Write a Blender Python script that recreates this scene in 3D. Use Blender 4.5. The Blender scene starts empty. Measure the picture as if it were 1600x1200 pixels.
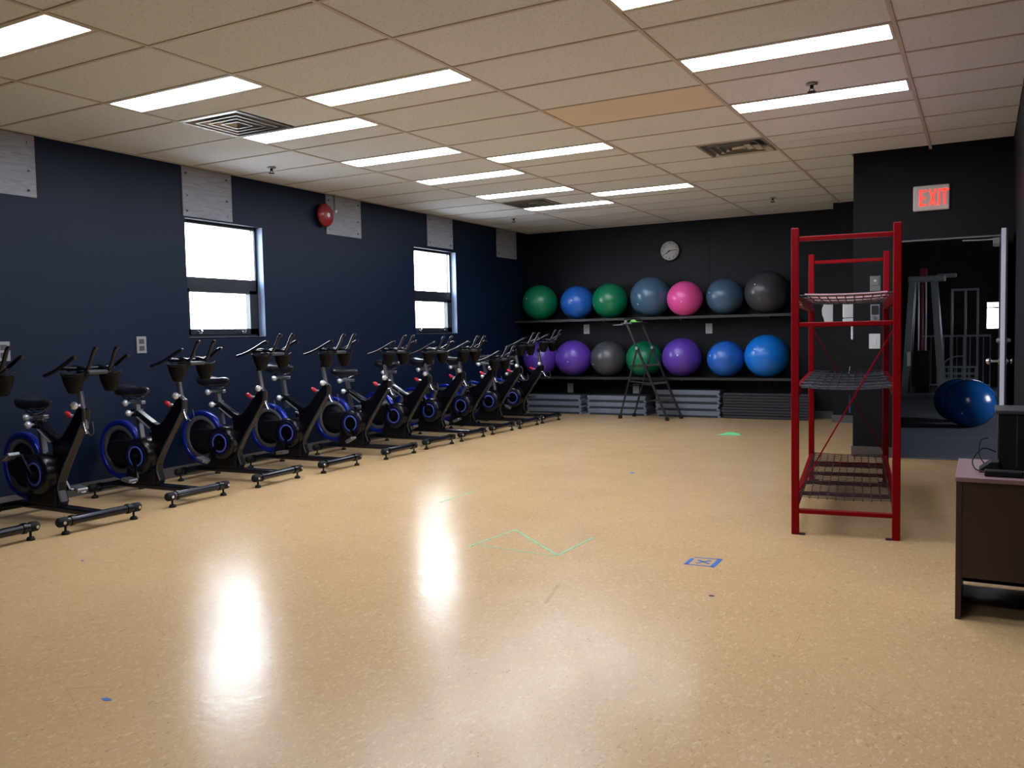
import bpy, bmesh, math, random
from mathutils import Vector, Matrix
random.seed(7)
PI = math.pi
S = bpy.context.scene
COL = S.collection

# ------------------------------------------------------------------ camera
CAMZ = 1.262
F_PX, YAW, PITCH, ROLL = 1342.67, -0.5008, -0.0577, -0.0202
cy, sy, cp, sp = math.cos(YAW), math.sin(YAW), math.cos(PITCH), math.sin(PITCH)
fw = Vector((sy*cp, cy*cp, sp)); rt = Vector((cy, -sy, 0)); up = rt.cross(fw)
c_, s_ = math.cos(ROLL), math.sin(ROLL)
rt2 = c_*rt + s_*up; up2 = -s_*rt + c_*up
cam_d = bpy.data.cameras.new('camera'); cam = bpy.data.objects.new('camera', cam_d); COL.objects.link(cam)
cam_d.sensor_width = 36.0; cam_d.lens = F_PX/1600*36.0; cam_d.clip_start = 0.02; cam_d.clip_end = 300
mw = Matrix((( rt2.x, up2.x, -fw.x, 0), (rt2.y, up2.y, -fw.y, 0), (rt2.z, up2.z, -fw.z, CAMZ), (0, 0, 0, 1)))
cam.matrix_world = mw
S.camera = cam

# ------------------------------------------------------------------ sky, exposure
W = bpy.data.worlds.new('overcast_sky'); S.world = W; W.use_nodes = True
bg = W.node_tree.nodes['Background']
bg.inputs[0].default_value = (0.84, 0.92, 1.0, 1); bg.inputs[1].default_value = 23.0
S.view_settings.view_transform = 'Standard'; S.view_settings.look = 'None'
S.view_settings.exposure = 0.0; S.view_settings.gamma = 1.0; S.view_settings.use_curve_mapping = False
LAMP = 23.5           # emission of the fluorescent diffusers

# ------------------------------------------------------------------ room numbers (metres)
XL, XR, YB, YF, HC = -6.557, 0.235, 12.62, -3.2, 2.90
GX, GY, TX, TY = -5.310, 5.164, 1.219, 0.6096     # ceiling grid origin and tile size
YE, XE = 8.976, -1.105                              # exit wall face, its outer corner

# ------------------------------------------------------------------ materials
def lin(c):
    return tuple(((v/255)/12.92 if v/255 <= .04045 else ((v/255+.055)/1.055)**2.4) for v in c)
MATS = {}
def mat(name, col, rough=.5, metal=0.0, spec=.5, emit=0.0, noise=0.0, nscale=20.0, bump=0.0, bscale=60.0, coat=0.0, ecol=None, srgb=True):
    m = bpy.data.materials.new(name); m.use_nodes = True; MATS[name] = m
    nt = m.node_tree; b = nt.nodes['Principled BSDF']
    c = lin(col) if srgb else col
    b.inputs['Base Color'].default_value = (*c, 1)
    b.inputs['Roughness'].default_value = rough; b.inputs['Metallic'].default_value = metal
    b.inputs['Specular IOR Level'].default_value = spec
    b.inputs['Coat Weight'].default_value = coat
    if emit:
        b.inputs['Emission Color'].default_value = (*(ecol or c), 1); b.inputs['Emission Strength'].default_value = emit
    if noise or bump:
        tc = nt.nodes.new('ShaderNodeTexCoord')
    if noise:
        n = nt.nodes.new('ShaderNodeTexNoise'); n.inputs['Scale'].default_value = nscale; n.inputs['Detail'].default_value = 4
        nt.links.new(tc.outputs['Object'], n.inputs['Vector'])
        r = nt.nodes.new('ShaderNodeValToRGB')
        r.color_ramp.elements[0].position = .3; r.color_ramp.elements[1].position = .7
        r.color_ramp.elements[0].color = (*[v*(1-noise) for v in c], 1)
        r.color_ramp.elements[1].color = (*[min(1, v*(1+noise)) for v in c], 1)
        nt.links.new(n.outputs['Fac'], r.inputs['Fac']); nt.links.new(r.outputs['Color'], b.inputs['Base Color'])
    if bump:
        n2 = nt.nodes.new('ShaderNodeTexNoise'); n2.inputs['Scale'].default_value = bscale; n2.inputs['Detail'].default_value = 3
        nt.links.new(tc.outputs['Object'], n2.inputs['Vector'])
        bp = nt.nodes.new('ShaderNodeBump'); bp.inputs['Strength'].default_value = bump; bp.inputs['Distance'].default_value = .01
        nt.links.new(n2.outputs['Fac'], bp.inputs['Height']); nt.links.new(bp.outputs['Normal'], b.inputs['Normal'])
    return m

def floor_material():
    m = bpy.data.materials.new('linoleum'); m.use_nodes = True; MATS['linoleum'] = m
    nt = m.node_tree; N = nt.nodes; L = nt.links; b = N['Principled BSDF']
    tc = N.new('ShaderNodeTexCoord')
    def noise(scale, detail=3, rough=.5, dist=0, vec=None):
        n = N.new('ShaderNodeTexNoise'); n.inputs['Scale'].default_value = scale; n.inputs['Detail'].default_value = detail
        n.inputs['Roughness'].default_value = rough; n.inputs['Distortion'].default_value = dist
        L.new(vec or tc.outputs['Object'], n.inputs['Vector']); return n.outputs['Fac']
    def ramp(fac, stops):
        r = N.new('ShaderNodeValToRGB'); e = r.color_ramp.elements
        while len(e) < len(stops): e.new(.5)
        for k, (p, c) in enumerate(stops):
            e[k].position = p; e[k].color = c if len(c) == 4 else (*c, 1)
        L.new(fac, r.inputs['Fac']); return r.outputs['Color']
    def mix(fac, a, c, mode='MIX'):
        x = N.new('ShaderNodeMix'); x.data_type = 'RGBA'; x.blend_type = mode
        if isinstance(fac, float): x.inputs[0].default_value = fac
        else: L.new(fac, x.inputs[0])
        for i, v in ((6, a), (7, c)):
            if isinstance(v, tuple): x.inputs[i].default_value = (*v, 1)
            else: L.new(v, x.inputs[i])
        return x.outputs[2]
    base = ramp(noise(1.1, 3), [(.3, lin((190, 156, 112))), (.7, lin((198, 164, 119)))])
    mp = N.new('ShaderNodeMapping'); mp.inputs['Scale'].default_value = (1.0, .55, 1); mp.inputs['Rotation'].default_value = (0, 0, -.5)
    L.new(tc.outputs['Object'], mp.inputs['Vector'])
    light = ramp(noise(62, 4, .6, 1.2, mp.outputs['Vector']), [(.54, (0, 0, 0)), (.66, (1, 1, 1))])
    dark = ramp(noise(52, 4, .65, 1.5, mp.outputs['Vector']), [(.30, (1, 1, 1)), (.41, (0, 0, 0))])
    spots = ramp(noise(95, 2, .5, .5), [(.25, (1, 1, 1)), (.31, (0, 0, 0))])
    c = mix(light, base, lin((209, 178, 136)))
    c = mix(dark, c, lin((168, 134, 93)))
    c = mix(spots, c, lin((132, 98, 64)))
    # fine scuffs: thin cell edges kept only in patches
    v = N.new('ShaderNodeTexVoronoi'); v.feature = 'DISTANCE_TO_EDGE'; v.inputs['Scale'].default_value = 1.7; v.inputs['Randomness'].default_value = 1
    L.new(tc.outputs['Object'], v.inputs['Vector'])
    line = ramp(v.outputs['Distance'], [(0.0, (1, 1, 1)), (.004, (0, 0, 0))])
    patch = ramp(noise(2.3, 2), [(.56, (0, 0, 0)), (.62, (.30, .30, .30))])
    c = mix(mix(1.0, line, patch, 'MULTIPLY'), c, lin((120, 85, 52)))
    L.new(c, b.inputs['Base Color'])
    rm = N.new('ShaderNodeMath'); rm.operation = 'MULTIPLY_ADD'; rm.inputs[1].default_value = .14; rm.inputs[2].default_value = .155
    L.new(noise(3.5, 2, .5), rm.inputs[0]); L.new(rm.outputs[0], b.inputs['Roughness'])
    b.inputs['Specular IOR Level'].default_value = .22
    bp = N.new('ShaderNodeBump'); bp.inputs['Strength'].default_value = .10; bp.inputs['Distance'].default_value = .01
    L.new(noise(14, 3, .6), bp.inputs['Height']); L.new(bp.outputs['Normal'], b.inputs['Normal'])
floor_material()

def tile_material(name, col, speck):
    m = bpy.data.materials.new(name); m.use_nodes = True; MATS[name] = m
    nt = m.node_tree; N = nt.nodes; L = nt.links; b = N['Principled BSDF']
    oi = N.new('ShaderNodeObjectInfo'); tc = N.new('ShaderNodeTexCoord')
    n = N.new('ShaderNodeTexNoise'); n.inputs['Scale'].default_value = 70; n.inputs['Detail'].default_value = 2; n.inputs['Distortion'].default_value = .8
    L.new(tc.outputs['Object'], n.inputs['Vector'])
    r = N.new('ShaderNodeValToRGB'); e = r.color_ramp.elements
    c = lin(col)
    e[0].position = .33; e[0].color = (*[v*(1-speck) for v in c], 1); e[1].position = .46; e[1].color = (*c, 1)
    L.new(n.outputs['Fac'], r.inputs['Fac'])
    h = N.new('ShaderNodeHueSaturation'); L.new(r.outputs['Color'], h.inputs['Color'])
    ma = N.new('ShaderNodeMath'); ma.operation = 'MULTIPLY_ADD'; ma.inputs[1].default_value = .08; ma.inputs[2].default_value = .96
    L.new(oi.outputs['Random'], ma.inputs[0]); L.new(ma.outputs[0], h.inputs['Value'])
    L.new(h.outputs['Color'], b.inputs['Base Color']); b.inputs['Roughness'].default_value = .95; b.inputs['Specular IOR Level'].default_value = .1
tile_material('ceiling_tile', (215, 220, 225), .20)
tile_material('plain_tile', (216, 206, 192), .02)

def glass_material():
    m = bpy.data.materials.new('window_glass'); m.use_nodes = True; MATS['window_glass'] = m
    nt = m.node_tree; N = nt.nodes; L = nt.links
    for n in list(N):
        if n.type == 'BSDF_PRINCIPLED': N.remove(n)
    out = [n for n in N if n.type == 'OUTPUT_MATERIAL'][0]
    t = N.new('ShaderNodeBsdfTransparent'); g = N.new('ShaderNodeBsdfGlossy'); g.inputs['Roughness'].default_value = .02
    x = N.new('ShaderNodeMixShader'); x.inputs[0].default_value = .05; L.new(t.outputs[0], x.inputs[1]); L.new(g.outputs[0], x.inputs[2])
    L.new(x.outputs[0], out.inputs['Surface'])
glass_material()

def plywood_material():
    m = mat('plywood', (168, 170, 178), .7)
    nt = m.node_tree; N = nt.nodes; L = nt.links; b = N['Principled BSDF']
    tc = N.new('ShaderNodeTexCoord'); mp = N.new('ShaderNodeMapping'); mp.inputs['Scale'].default_value = (3, 3, 22)
    L.new(tc.outputs['Object'], mp.inputs['Vector'])
    n = N.new('ShaderNodeTexNoise'); n.inputs['Scale'].default_value = 2.0; n.inputs['Detail'].default_value = 5; n.inputs['Distortion'].default_value = 1
    L.new(mp.outputs['Vector'], n.inputs['Vector'])
    r = N.new('ShaderNodeValToRGB'); e = r.color_ramp.elements
    e[0].position = .3; e[0].color = (*lin((120, 122, 131)), 1); e[1].position = .6; e[1].color = (*lin((140, 142, 152)), 1)
    L.new(n.outputs['Fac'], r.inputs['Fac']); L.new(r.outputs['Color'], b.inputs['Base Color'])
plywood_material()

mat('wall_paint', (6, 22, 44), .5, spec=.22, bump=.05, bscale=120)
mat('back_paint', (14, 17, 23), .5, spec=.22, bump=.05, bscale=120)
mat('baseboard_rubber', (84, 78, 76), .5)
mat('grid_paint', (186, 180, 174), .6)
mat('lamp_frame', (210, 205, 195), .4)
mat('diffuser', (255, 255, 255), .6, emit=LAMP, ecol=(.92, 1.0, 1.14), srgb=True)
mat('vent_metal', (160, 158, 154), .35, metal=.6)
mat('vent_dark', (18, 18, 18), .8)
mat('chrome', (200, 200, 205), .22, metal=1.0)
mat('satin_metal', (150, 152, 158), .38, metal=.9)
mat('window_frame', (26, 30, 40), .4)
mat('sill_metal', (120, 130, 145), .35, metal=.7)
mat('lit_jamb_blue', (128, 146, 176), .5)  # pale blue stands in for daylight on the far window reveal
mat('black_gloss', (7, 8, 12), .25, spec=.4)
mat('black_plastic', (13, 14, 18), .5, spec=.3)
mat('cup_black', (7, 7, 10), .5, spec=.15)
mat('black_rubber', (13, 13, 15), .7, spec=.3)
mat('dark_grey_plastic', (52, 53, 58), .45)
mat('bar_tube', (26, 28, 38), .22, metal=.5, coat=.2)
mat('blue_metal', (14, 44, 160), .25, metal=.35, coat=.5)
mat('navy_gloss', (8, 12, 52), .35)
mat('blue_accent', (70, 92, 190), .35)  # own blue of the hub accent ring
mat('flywheel_grey', (92, 93, 100), .45)
mat('post_grey', (120, 122, 128), .35, metal=.8)
mat('knob_silver', (215, 218, 225), .3, metal=.5)
mat('saddle_vinyl', (22, 21, 30), .3, coat=.2)
mat('red_plastic', (205, 30, 45), .4)
mat('red_enamel', (124, 0, 9), .45, spec=.12)
mat('alarm_red', (132, 14, 26), .4, coat=.2)
mat('rack_purple', (84, 30, 48), .45)
mat('mesh_wire', (34, 20, 26), .5)
mat('mesh_grey', (66, 68, 80), .45, metal=.3)
mat('pink_board', (236, 188, 198), .6)
mat('shelf_black', (30, 29, 30), .45)
mat('step_grey', (104, 112, 126), .55, noise=.12, nscale=8)
mat('step_top', (40, 44, 52), .8)
mat('mat_black', (30, 31, 36), .6)
mat('ladder_black', (32, 33, 38), .4)
mat('ladder_grip', (96, 98, 104), .6)
mat('white_plastic', (214, 216, 222), .45)
mat('grey_plastic', (128, 128, 132), .5)
mat('slot_dark', (60, 60, 64), .6)
mat('clock_white', (196, 196, 196), .5)
mat('ink', (28, 28, 30), .6)
mat('exit_box', (240, 234, 230), .5)
mat('exit_red', (255, 60, 50), .5, emit=1.1, ecol=(1.0, .07, .05))
mat('cabinet_brown', (58, 37, 31), .45, noise=.12, nscale=6)
mat('cabinet_top', (132, 102, 104), .4)
mat('door_edge_lit', (222, 226, 240), .45)  # pale tone puts the light on the door edge into the colour
mat('door_face_shaded', (40, 36, 50), .5)  # dark purple tone puts the door's shade into the colour
mat('green_cloth', (112, 205, 140), .8, noise=.15, nscale=30)
mat('lime_cloth', (130, 215, 90), .8, noise=.15, nscale=30)
mat('blue_tape', (44, 92, 168), .6, noise=.15)
mat('green_tape', (110, 184, 138), .6, noise=.2)
mat('navy_tape', (40, 52, 78), .6)
mat('gym_carpet', (62, 63, 76), .95, noise=.3, nscale=120)
mat('gym_carpet_light', (70, 71, 88), .95, noise=.3, nscale=120)
mat('gym_paint', (22, 22, 28), .7)
mat('gym_steel', (130, 132, 142), .4, metal=.2)
mat('gym_red', (140, 30, 48), .5)
mat('concrete', (170, 170, 170), .9)
for n_, c_rgb, r_ in (('ball_green', (10, 118, 76), .34), ('ball_blue', (34, 98, 190), .3), ('ball_steel', (62, 92, 118), .3),
                      ('ball_pink', (222, 78, 152), .36), ('ball_grey', (70, 70, 76), .36), ('ball_purple', (94, 58, 168), .34),
                      ('ball_bright_blue', (16, 116, 214), .28), ('ball_navy', (14, 72, 138), .22), ('ball_charcoal', (58, 58, 66), .34)):
    mat(n_, c_rgb, r_, coat=.15)

# ------------------------------------------------------------------ mesh builder
class MB:
    def __init__(s): s.v = []; s.f = []; s.sm = []
    def add(s, vs, fs, smooth=False):
        o = len(s.v); s.v += [tuple(v) for v in vs]
        for f in fs: s.f.append([i+o for i in f]); s.sm.append(smooth)
        return s
    def box(s, x0, x1, y0, y1, z0, z1):
        vs = [(x, y, z) for x in (x0, x1) for y in (y0, y1) for z in (z0, z1)]
        return s.add(vs, [(0, 1, 3, 2), (4, 6, 7, 5), (0, 4, 5, 1), (2, 3, 7, 6), (0, 2, 6, 4), (1, 5, 7, 3)])
    def bm(s, b, smooth=False):
        b.verts.index_update()
        s.add([v.co[:] for v in b.verts], [[v.index for v in f.verts] for f in b.faces], smooth); b.free(); return s
    def rbox(s, x0, x1, y0, y1, z0, z1, r=.01, seg=2, mtx=None):
        b = bmesh.new(); bmesh.ops.create_cube(b, size=1)
        bmesh.ops.scale(b, vec=(x1-x0, y1-y0, z1-z0), verts=b.verts)
        bmesh.ops.bevel(b, geom=b.edges[:], offset=r, segments=seg, affect='EDGES', profile=.5)
        bmesh.ops.translate(b, vec=((x0+x1)/2, (y0+y1)/2, (z0+z1)/2), verts=b.verts)
        if mtx is not None: bmesh.ops.transform(b, matrix=mtx, verts=b.verts)
        return s.bm(b)
    def frame_(s, d):
        d = Vector(d).normalized(); a = Vector((0, 0, 1)) if abs(d.z) < .9 else Vector((1, 0, 0))
        u = d.cross(a).normalized(); return d, u, d.cross(u).normalized()
    def cyl(s, p0, p1, r0, r1=None, seg=16, caps=True):
        r1 = r0 if r1 is None else r1; p0 = Vector(p0); p1 = Vector(p1); d, u, w = s.frame_(p1-p0)
        ring = [(math.cos(2*PI*k/seg), math.sin(2*PI*k/seg)) for k in range(seg)]
        a = [p0+u*(c*r0)+w*(q*r0) for c, q in ring]; b = [p1+u*(c*r1)+w*(q*r1) for c, q in ring]
        s.add(a+b, [(k, (k+1) % seg, seg+(k+1) % seg, seg+k) for k in range(seg)], True)
        if caps: s.add(a, [list(range(seg))[::-1]]); s.add(b, [list(range(seg))])
        return s
    def bar(s, p0, p1, w, h, upv=(0, 0, 1)):
        p0 = Vector(p0); p1 = Vector(p1); d = (p1-p0).normalized(); u = d.cross(Vector(upv)).normalized(); t = u.cross(d)
        vs = [p+u*(a*w/2)+t*(b*h/2) for p in (p0, p1) for a, b in ((-1, -1), (1, -1), (1, 1), (-1, 1))]
        return s.add(vs, [(0, 1, 2, 3), (4, 7, 6, 5), (0, 4, 5, 1), (1, 5, 6, 2), (2, 6, 7, 3), (3, 7, 4, 0)])
    def tube(s, pts, r, seg=8, smooth_n=0):
        P = [Vector(p) for p in pts]
        if smooth_n:
            Q = []
            for i in range(len(P)-1):
                a, b, c, d = P[max(i-1, 0)], P[i], P[i+1], P[min(i+2, len(P)-1)]
                for k in range(smooth_n):
                    t = k/smooth_n
                    Q.append(.5*((2*b)+(c-a)*t+(2*a-5*b+4*c-d)*t*t+(3*b-a-3*c+d)*t**3))
            P = Q+[P[-1]]
        n = len(P); d0, u, w = s.frame_(P[1]-P[0]); vs = []
        for i in range(n):
            d = (P[min(i+1, n-1)]-P[max(i-1, 0)]).normalized()
            u = (u-d*u.dot(d)).normalized(); w = d.cross(u)
            vs += [P[i]+u*(math.cos(2*PI*k/seg)*r)+w*(math.sin(2*PI*k/seg)*r) for k in range(seg)]
        fs = [(i*seg+k, i*seg+(k+1) % seg, (i+1)*seg+(k+1) % seg, (i+1)*seg+k) for i in range(n-1) for k in range(seg)]
        s.add(vs, fs, True); s.add(vs[:seg], [list(range(seg))[::-1]]); s.add(vs[-seg:], [list(range(seg))])
        return s
    def lathe(s, prof, axis='z', c=(0, 0, 0), seg=24, closed=False):
        n = len(prof); vs = []
        for r, h in prof:
            for k in range(seg):
                a = 2*PI*k/seg; x, y = r*math.cos(a), r*math.sin(a)
                p = {'z': (x, y, h), 'y': (x, h, y), 'x': (h, x, y)}[axis]
                vs.append((p[0]+c[0], p[1]+c[1], p[2]+c[2]))
        rng = range(n if closed else n-1)
        fs = [(i*seg+k, i*seg+(k+1) % seg, ((i+1) % n)*seg+(k+1) % seg, ((i+1) % n)*seg+k) for i in rng for k in range(seg)]
        return s.add(vs, fs, True)
    def sphere(s, c, r, seg=16, rings=10, sc=(1, 1, 1)):
        b = bmesh.new(); bmesh.ops.create_uvsphere(b, u_segments=seg, v_segments=rings, radius=r)
        bmesh.ops.scale(b, vec=sc, verts=b.verts); bmesh.ops.translate(b, vec=c, verts=b.verts); return s.bm(b, True)
    def prism_xz(s, poly, y0, y1, bev=0.0, seg=2):
        b = bmesh.new(); vs = [b.verts.new((x, y0, z)) for x, z in poly]; f = b.faces.new(vs)
        r = bmesh.ops.extrude_face_region(b, geom=[f]); nv = [g for g in r['geom'] if isinstance(g, bmesh.types.BMVert)]
        bmesh.ops.translate(b, vec=(0, y1-y0, 0), verts=nv); bmesh.ops.recalc_face_normals(b, faces=b.faces[:])
        if bev:
            es = [e for e in b.edges if abs(e.verts[0].co.y-e.verts[1].co.y) < 1e-6]
            bmesh.ops.bevel(b, geom=es, offset=bev, segments=seg, affect='EDGES', profile=.5)
        return s.bm(b)
    def loft(s, secs, smooth=True):
        n = len(secs[0]); vs = [p for q in secs for p in q]
        fs = [(i*n+k, i*n+(k+1) % n, (i+1)*n+(k+1) % n, (i+1)*n+k) for i in range(len(secs)-1) for k in range(n)]
        s.add(vs, fs, smooth); s.add(secs[0], [list(range(n))[::-1]], smooth); s.add(secs[-1], [list(range(n))], smooth); return s
    def mesh(s, name, m):
        me = bpy.data.meshes.new(name); me.from_pydata(s.v, [], s.f); me.polygons.foreach_set('use_smooth', s.sm)
        if m: me.materials.append(MATS[m])
        b = bmesh.new(); b.from_mesh(me); bmesh.ops.recalc_face_normals(b, faces=b.faces[:]); b.to_mesh(me); b.free()
        me.update(); return me
    def build(s, name, m, parent=None, loc=(0, 0, 0)): return inst(name, s.mesh(name, m), parent, loc)

def inst(name, me, parent=None, loc=(0, 0, 0), rot=(0, 0, 0)):
    o = bpy.data.objects.new(name, me); COL.objects.link(o); o.location = loc; o.rotation_euler = rot
    if parent: o.parent = parent
    return o
def tag(o, label, cat, group=None, kind=None):
    o['label'] = label; o['category'] = cat
    if group: o['group'] = group
    if kind: o['kind'] = kind
    return o
def thing(name, label, cat, loc=(0, 0, 0), rz=0, group=None):
    o = bpy.data.objects.new(name, None); COL.objects.link(o); o.empty_display_size = .1
    o.location = loc; o.rotation_euler = (0, 0, rz); return tag(o, label, cat, group)
def struct(o, label=None):
    o['kind'] = 'structure'
    if label: o['label'] = label
    return o
def text_mesh(name, s, size, m, depth=.0):
    cu = bpy.data.curves.new(name, 'FONT'); cu.body = s; cu.size = size; cu.align_x = 'CENTER'; cu.align_y = 'CENTER'; cu.extrude = depth; cu.resolution_u = 3
    t = bpy.data.objects.new(name, cu); COL.objects.link(t); dg = bpy.context.evaluated_depsgraph_get()
    me = bpy.data.meshes.new_from_object(t.evaluated_get(dg)); bpy.data.objects.remove(t); bpy.data.curves.remove(cu)
    me.materials.clear(); me.materials.append(MATS[m]); me.name = name; return me
ORD = ['first', 'second', 'third', 'fourth', 'fifth', 'sixth', 'seventh', 'eighth', 'ninth', 'tenth', 'eleventh']

# ================================================================== STRUCTURE
struct(MB().box(XL-.25, XR+.1, YF-.1, YE+.06, -.1, 0).box(XL-.25, XE+.1, YE+.06, YB+.1, -.1, 0).build('floor', 'linoleum'), 'glossy tan linoleum floor')
# left wall with its window openings (y0, y1, z0, z1)
WINS = [(5.665, 6.655, 1.29, 2.415), (9.372, 10.395, 1.29, 2.435)]
wl = MB(); ys = YF
for y0, y1, z0, z1 in WINS:
    wl.box(XL-.16, XL, ys, y0, 0, HC+.1); wl.box(XL-.16, XL, y0, y1, 0, z0); wl.box(XL-.16, XL, y0, y1, z1, HC+.1); ys = y1
wl.box(XL-.16, XL, ys, YB+.1, 0, HC+.1)
struct(wl.build('wall_left', 'wall_paint'), 'dark navy painted wall with two windows')
wb = struct(MB().box(XL, -1.74, YB, YB+.1, 0, HC+.1).box(-1.74, XE+.1, 12.10, YB+.1, 0, HC+.1).build('wall_back', 'back_paint'), 'black painted back wall')
for k, (x, z0, z1) in enumerate(((-3.555, 1.9, HC), (-5.33, .75, 1.45), (-5.53, 1.5, 2.15))):
    MB().box(x-.012, x+.012, YB-.004, YB+.01, z0, z1).build('panel_seam', 'back_paint', wb)
# exit wall: door opening, and the side wall running back from its corner
DX0, DX1, DZ = -.697, .132, 2.057
struct(MB().box(XE, DX0, YE, YE+.12, 0, HC+.1).box(DX0, DX1, YE, YE+.12, DZ, HC+.1).box(DX1, XR+.1, YE, YE+.12, 0, HC+.1)
       .box(XE, XE+.1, YE+.12, 12.10, 0, HC+.1).build('wall_exit', 'back_paint'), 'black wall with the doorway and exit sign')
struct(MB().box(XR, XR+.1, YF, YE, 0, HC+.1).build('wall_right', 'back_paint'))
struct(MB().box(XL-.25, XR+.1, YF-.1, YF, 0, HC+.1).build('wall_front', 'wall_paint'))
struct(MB().box(XL, XL+.012, YF, YB, 0, .10).build('baseboard_left', 'baseboard_rubber'))
struct(MB().box(XL+.012, -1.74, YB-.012, YB, 0, .10).box(-1.74-.012, -1.74, 12.10, YB-.012, 0, .10).box(-1.74, XE, 12.088, 12.10, 0, .10).build('baseboard_back', 'baseboard_rubber'))
struct(MB().box(XE-.012, DX0, YE-.012, YE, 0, .10).box(XE-.012, XE, YE, 12.08, 0, .10).build('baseboard_exit', 'baseboard_rubber'))
struct(MB().box(XR-.012, XR, YF, YE-.9, 0, .10).build('baseboard_right', 'baseboard_rubber'))
struct(MB().box(DX0-.012, DX0, YE-.012, YE+.13, 0, DZ).box(DX1, DX1+.012, YE-.012, YE+.13, 0, DZ).box(DX0-.012, DX1+.012, YE-.012, YE+.13, DZ, DZ+.014).build('trim_1', 'grey_plastic'), 'thin grey metal door frame')
# outside ground beyond the left wall
struct(MB().box(-80, XL-.3, -60, 80, -.5, -.3).build('ground', 'concrete'))

# windows -------------------------------------------------------------
def window(n, y0, y1, z0, z1, label):
    w = struct(bpy.data.objects.new('window_%d' % n, None)); COL.objects.link(w); w['label'] = label
    w.location = (XL-.085, (y0+y1)/2, z0); a = (y1-y0)/2; h = z1-z0
    zm0, zm1 = .442, .585
    fr = MB().box(-.06, 0, -a, -a+.03, 0, h).box(-.06, 0, a-.03, a, 0, h).box(-.06, 0, -a, a, 0, .03).box(-.06, 0, -a, a, h-.03, h).box(-.06, 0, -a, a, zm0+.03, zm1)
    fr.build('window_frame', 'window_frame', w)
    # fixed pane with glazing bead
    MB().box(-.035, -.030, -a+.03, a-.03, zm1, h-.03).build('pane', 'window_glass', w)
    MB().box(-.02, .004, a-.052, a-.044, zm1, h-.03).build('glazing_bead', 'sill_metal', w)
    # opening hopper sash below, with a broad dark frame
    sash = MB().box(-.05, .012, -a+.03, -a+.085, .03, zm0+.03).box(-.05, .012, a-.135, a-.03, .03, zm0+.03).box(-.05, .012, -a+.03, a-.03, .03, .085).box(-.05, .012, -a+.03, a-.03, zm0-.002, zm0+.03)
    so = sash.build('hopper_sash', 'window_frame', w)
    MB().box(-.03, -.025, -a+.085, a-.135, .085, zm0-.002).build('pane', 'window_glass', so)
    for yy in (-a+.19, a-.24):
        MB().rbox(.012, .03, yy-.025, yy+.025, .04, .062, .004).cyl((.03, yy, .05), (.045, yy, .07), .008).build('sash_latch', 'chrome', so)
    MB().box(0, .085, -a, a, -.008, .006).build('window_sill', 'sill_metal', w)
    MB().box(0, .084, a-.006, a+.002, .006, h).build('lit_jamb_sheet', 'lit_jamb_blue', w)  # added sheet, far side only; its colour carries the reveal's daylight
    return w
window(1, *WINS[0], 'near black-framed window over the spin bikes')
window(2, *WINS[1], 'far black-framed window over the spin bikes')

# ceiling -------------------------------------------------------------
ceil = struct(MB().box(XL-.25, XR+.1, YF-.1, YE+.06, HC+.05, HC+.16).box(XL-.25, XE+.1, YE+.06, YB+.1, HC+.05, HC+.16).build('ceiling', 'ceiling_tile'), 'suspended ceiling of beige tiles')
xs = [XL]+[GX+TX*k for k in range(5)]+[XR]
k0 = math.ceil((YF-GY)/TY); rows = [YF]+[GY+TY*k for k in range(k0, 13)]+[YB]
LIGHTS = {1: [-4, -2, 0, 2, 4, 6, 8], 2: [-1, 3, 7], 4: [-8, -4, -2, 0, 2]}
VENTS = {(1, -1): 0, (3, 4): 1, (1, 7): 0}
tile_cache = {}
def tile(x0, x1, y0, y1, m='ceiling_tile'):
    if x1-x0 < .04 or y1-y0 < .04: return
    key = (round(x1-x0, 3), round(y1-y0, 3), m)
    if key not in tile_cache:
        a, b = (x1-x0)/2-.006, (y1-y0)/2-.006
        tile_cache[key] = MB().box(-a, a, -b, b, 0, .018).mesh('ceiling_tile', m)
    inst('ceiling_tile', tile_cache[key], ceil, ((x0+x1)/2, (y0+y1)/2, HC+.006))
cells = []
for j in range(len(rows)-1):
    y0, y1 = rows[j], rows[j+1]; k = round((y0-GY)/TY) if j else None
    for i in range(6):
        x0, x1 = xs[i], xs[i+1]
        if y0 > YE-.3:
            if x0 >= XE: continue
            if x1 > XE: x1 = XE
        if i in LIGHTS and k in LIGHTS[i]:
            cells.append((i, k, x0, x1, y0)); tile(x0, x1, y0+.305, y1); continue
        if (i, k) in VENTS:
            if VENTS[(i, k)] == 0: tile(x0+TY, x1, y0, y1)
            else: tile(x0, x1-TY, y0, y1)
            continue
        if i == 4 and k == 4: tile(x0, x1, y0, y0+.305); tile(x0, x1, y0+.305, y1); continue
        tile(x0, x1, y0, y1, 'plain_tile' if (i, k) == (3, 1) else 'ceiling_tile')
def cbar(x0, x1, y0, y1): MB().box(x0, x1, y0, y1, HC, HC+.03).build('ceiling_bar', 'grid_paint', ceil)
for k, x in enumerate(xs[1:-1]): cbar(x-.012, x+.012, YF, YB if x < XE else YE)
for y in rows[1:-1]:
    for i in range(6):
        x0, x1 = xs[i]+(.012 if i else 0), xs[i+1]-(.012 if i < 5 else 0)
        if y > YE-.3:
            if x0 >= XE: continue
            x1 = min(x1, XE)
        cbar(x0, x1, y-.010, y+.010)
for i, k, x0, x1, y0 in cells: cbar(x0+.012, x1-.012, y0+.295, y0+.315)
MB().box(XL, XL+.022, YF, YB, HC-.004, HC+.02).build('wall_angle', 'grid_paint', ceil)
MB().box(XL+.022, -1.74, YB-.022, YB, HC-.004, HC+.02).build('wall_angle', 'grid_paint', ceil)

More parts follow.
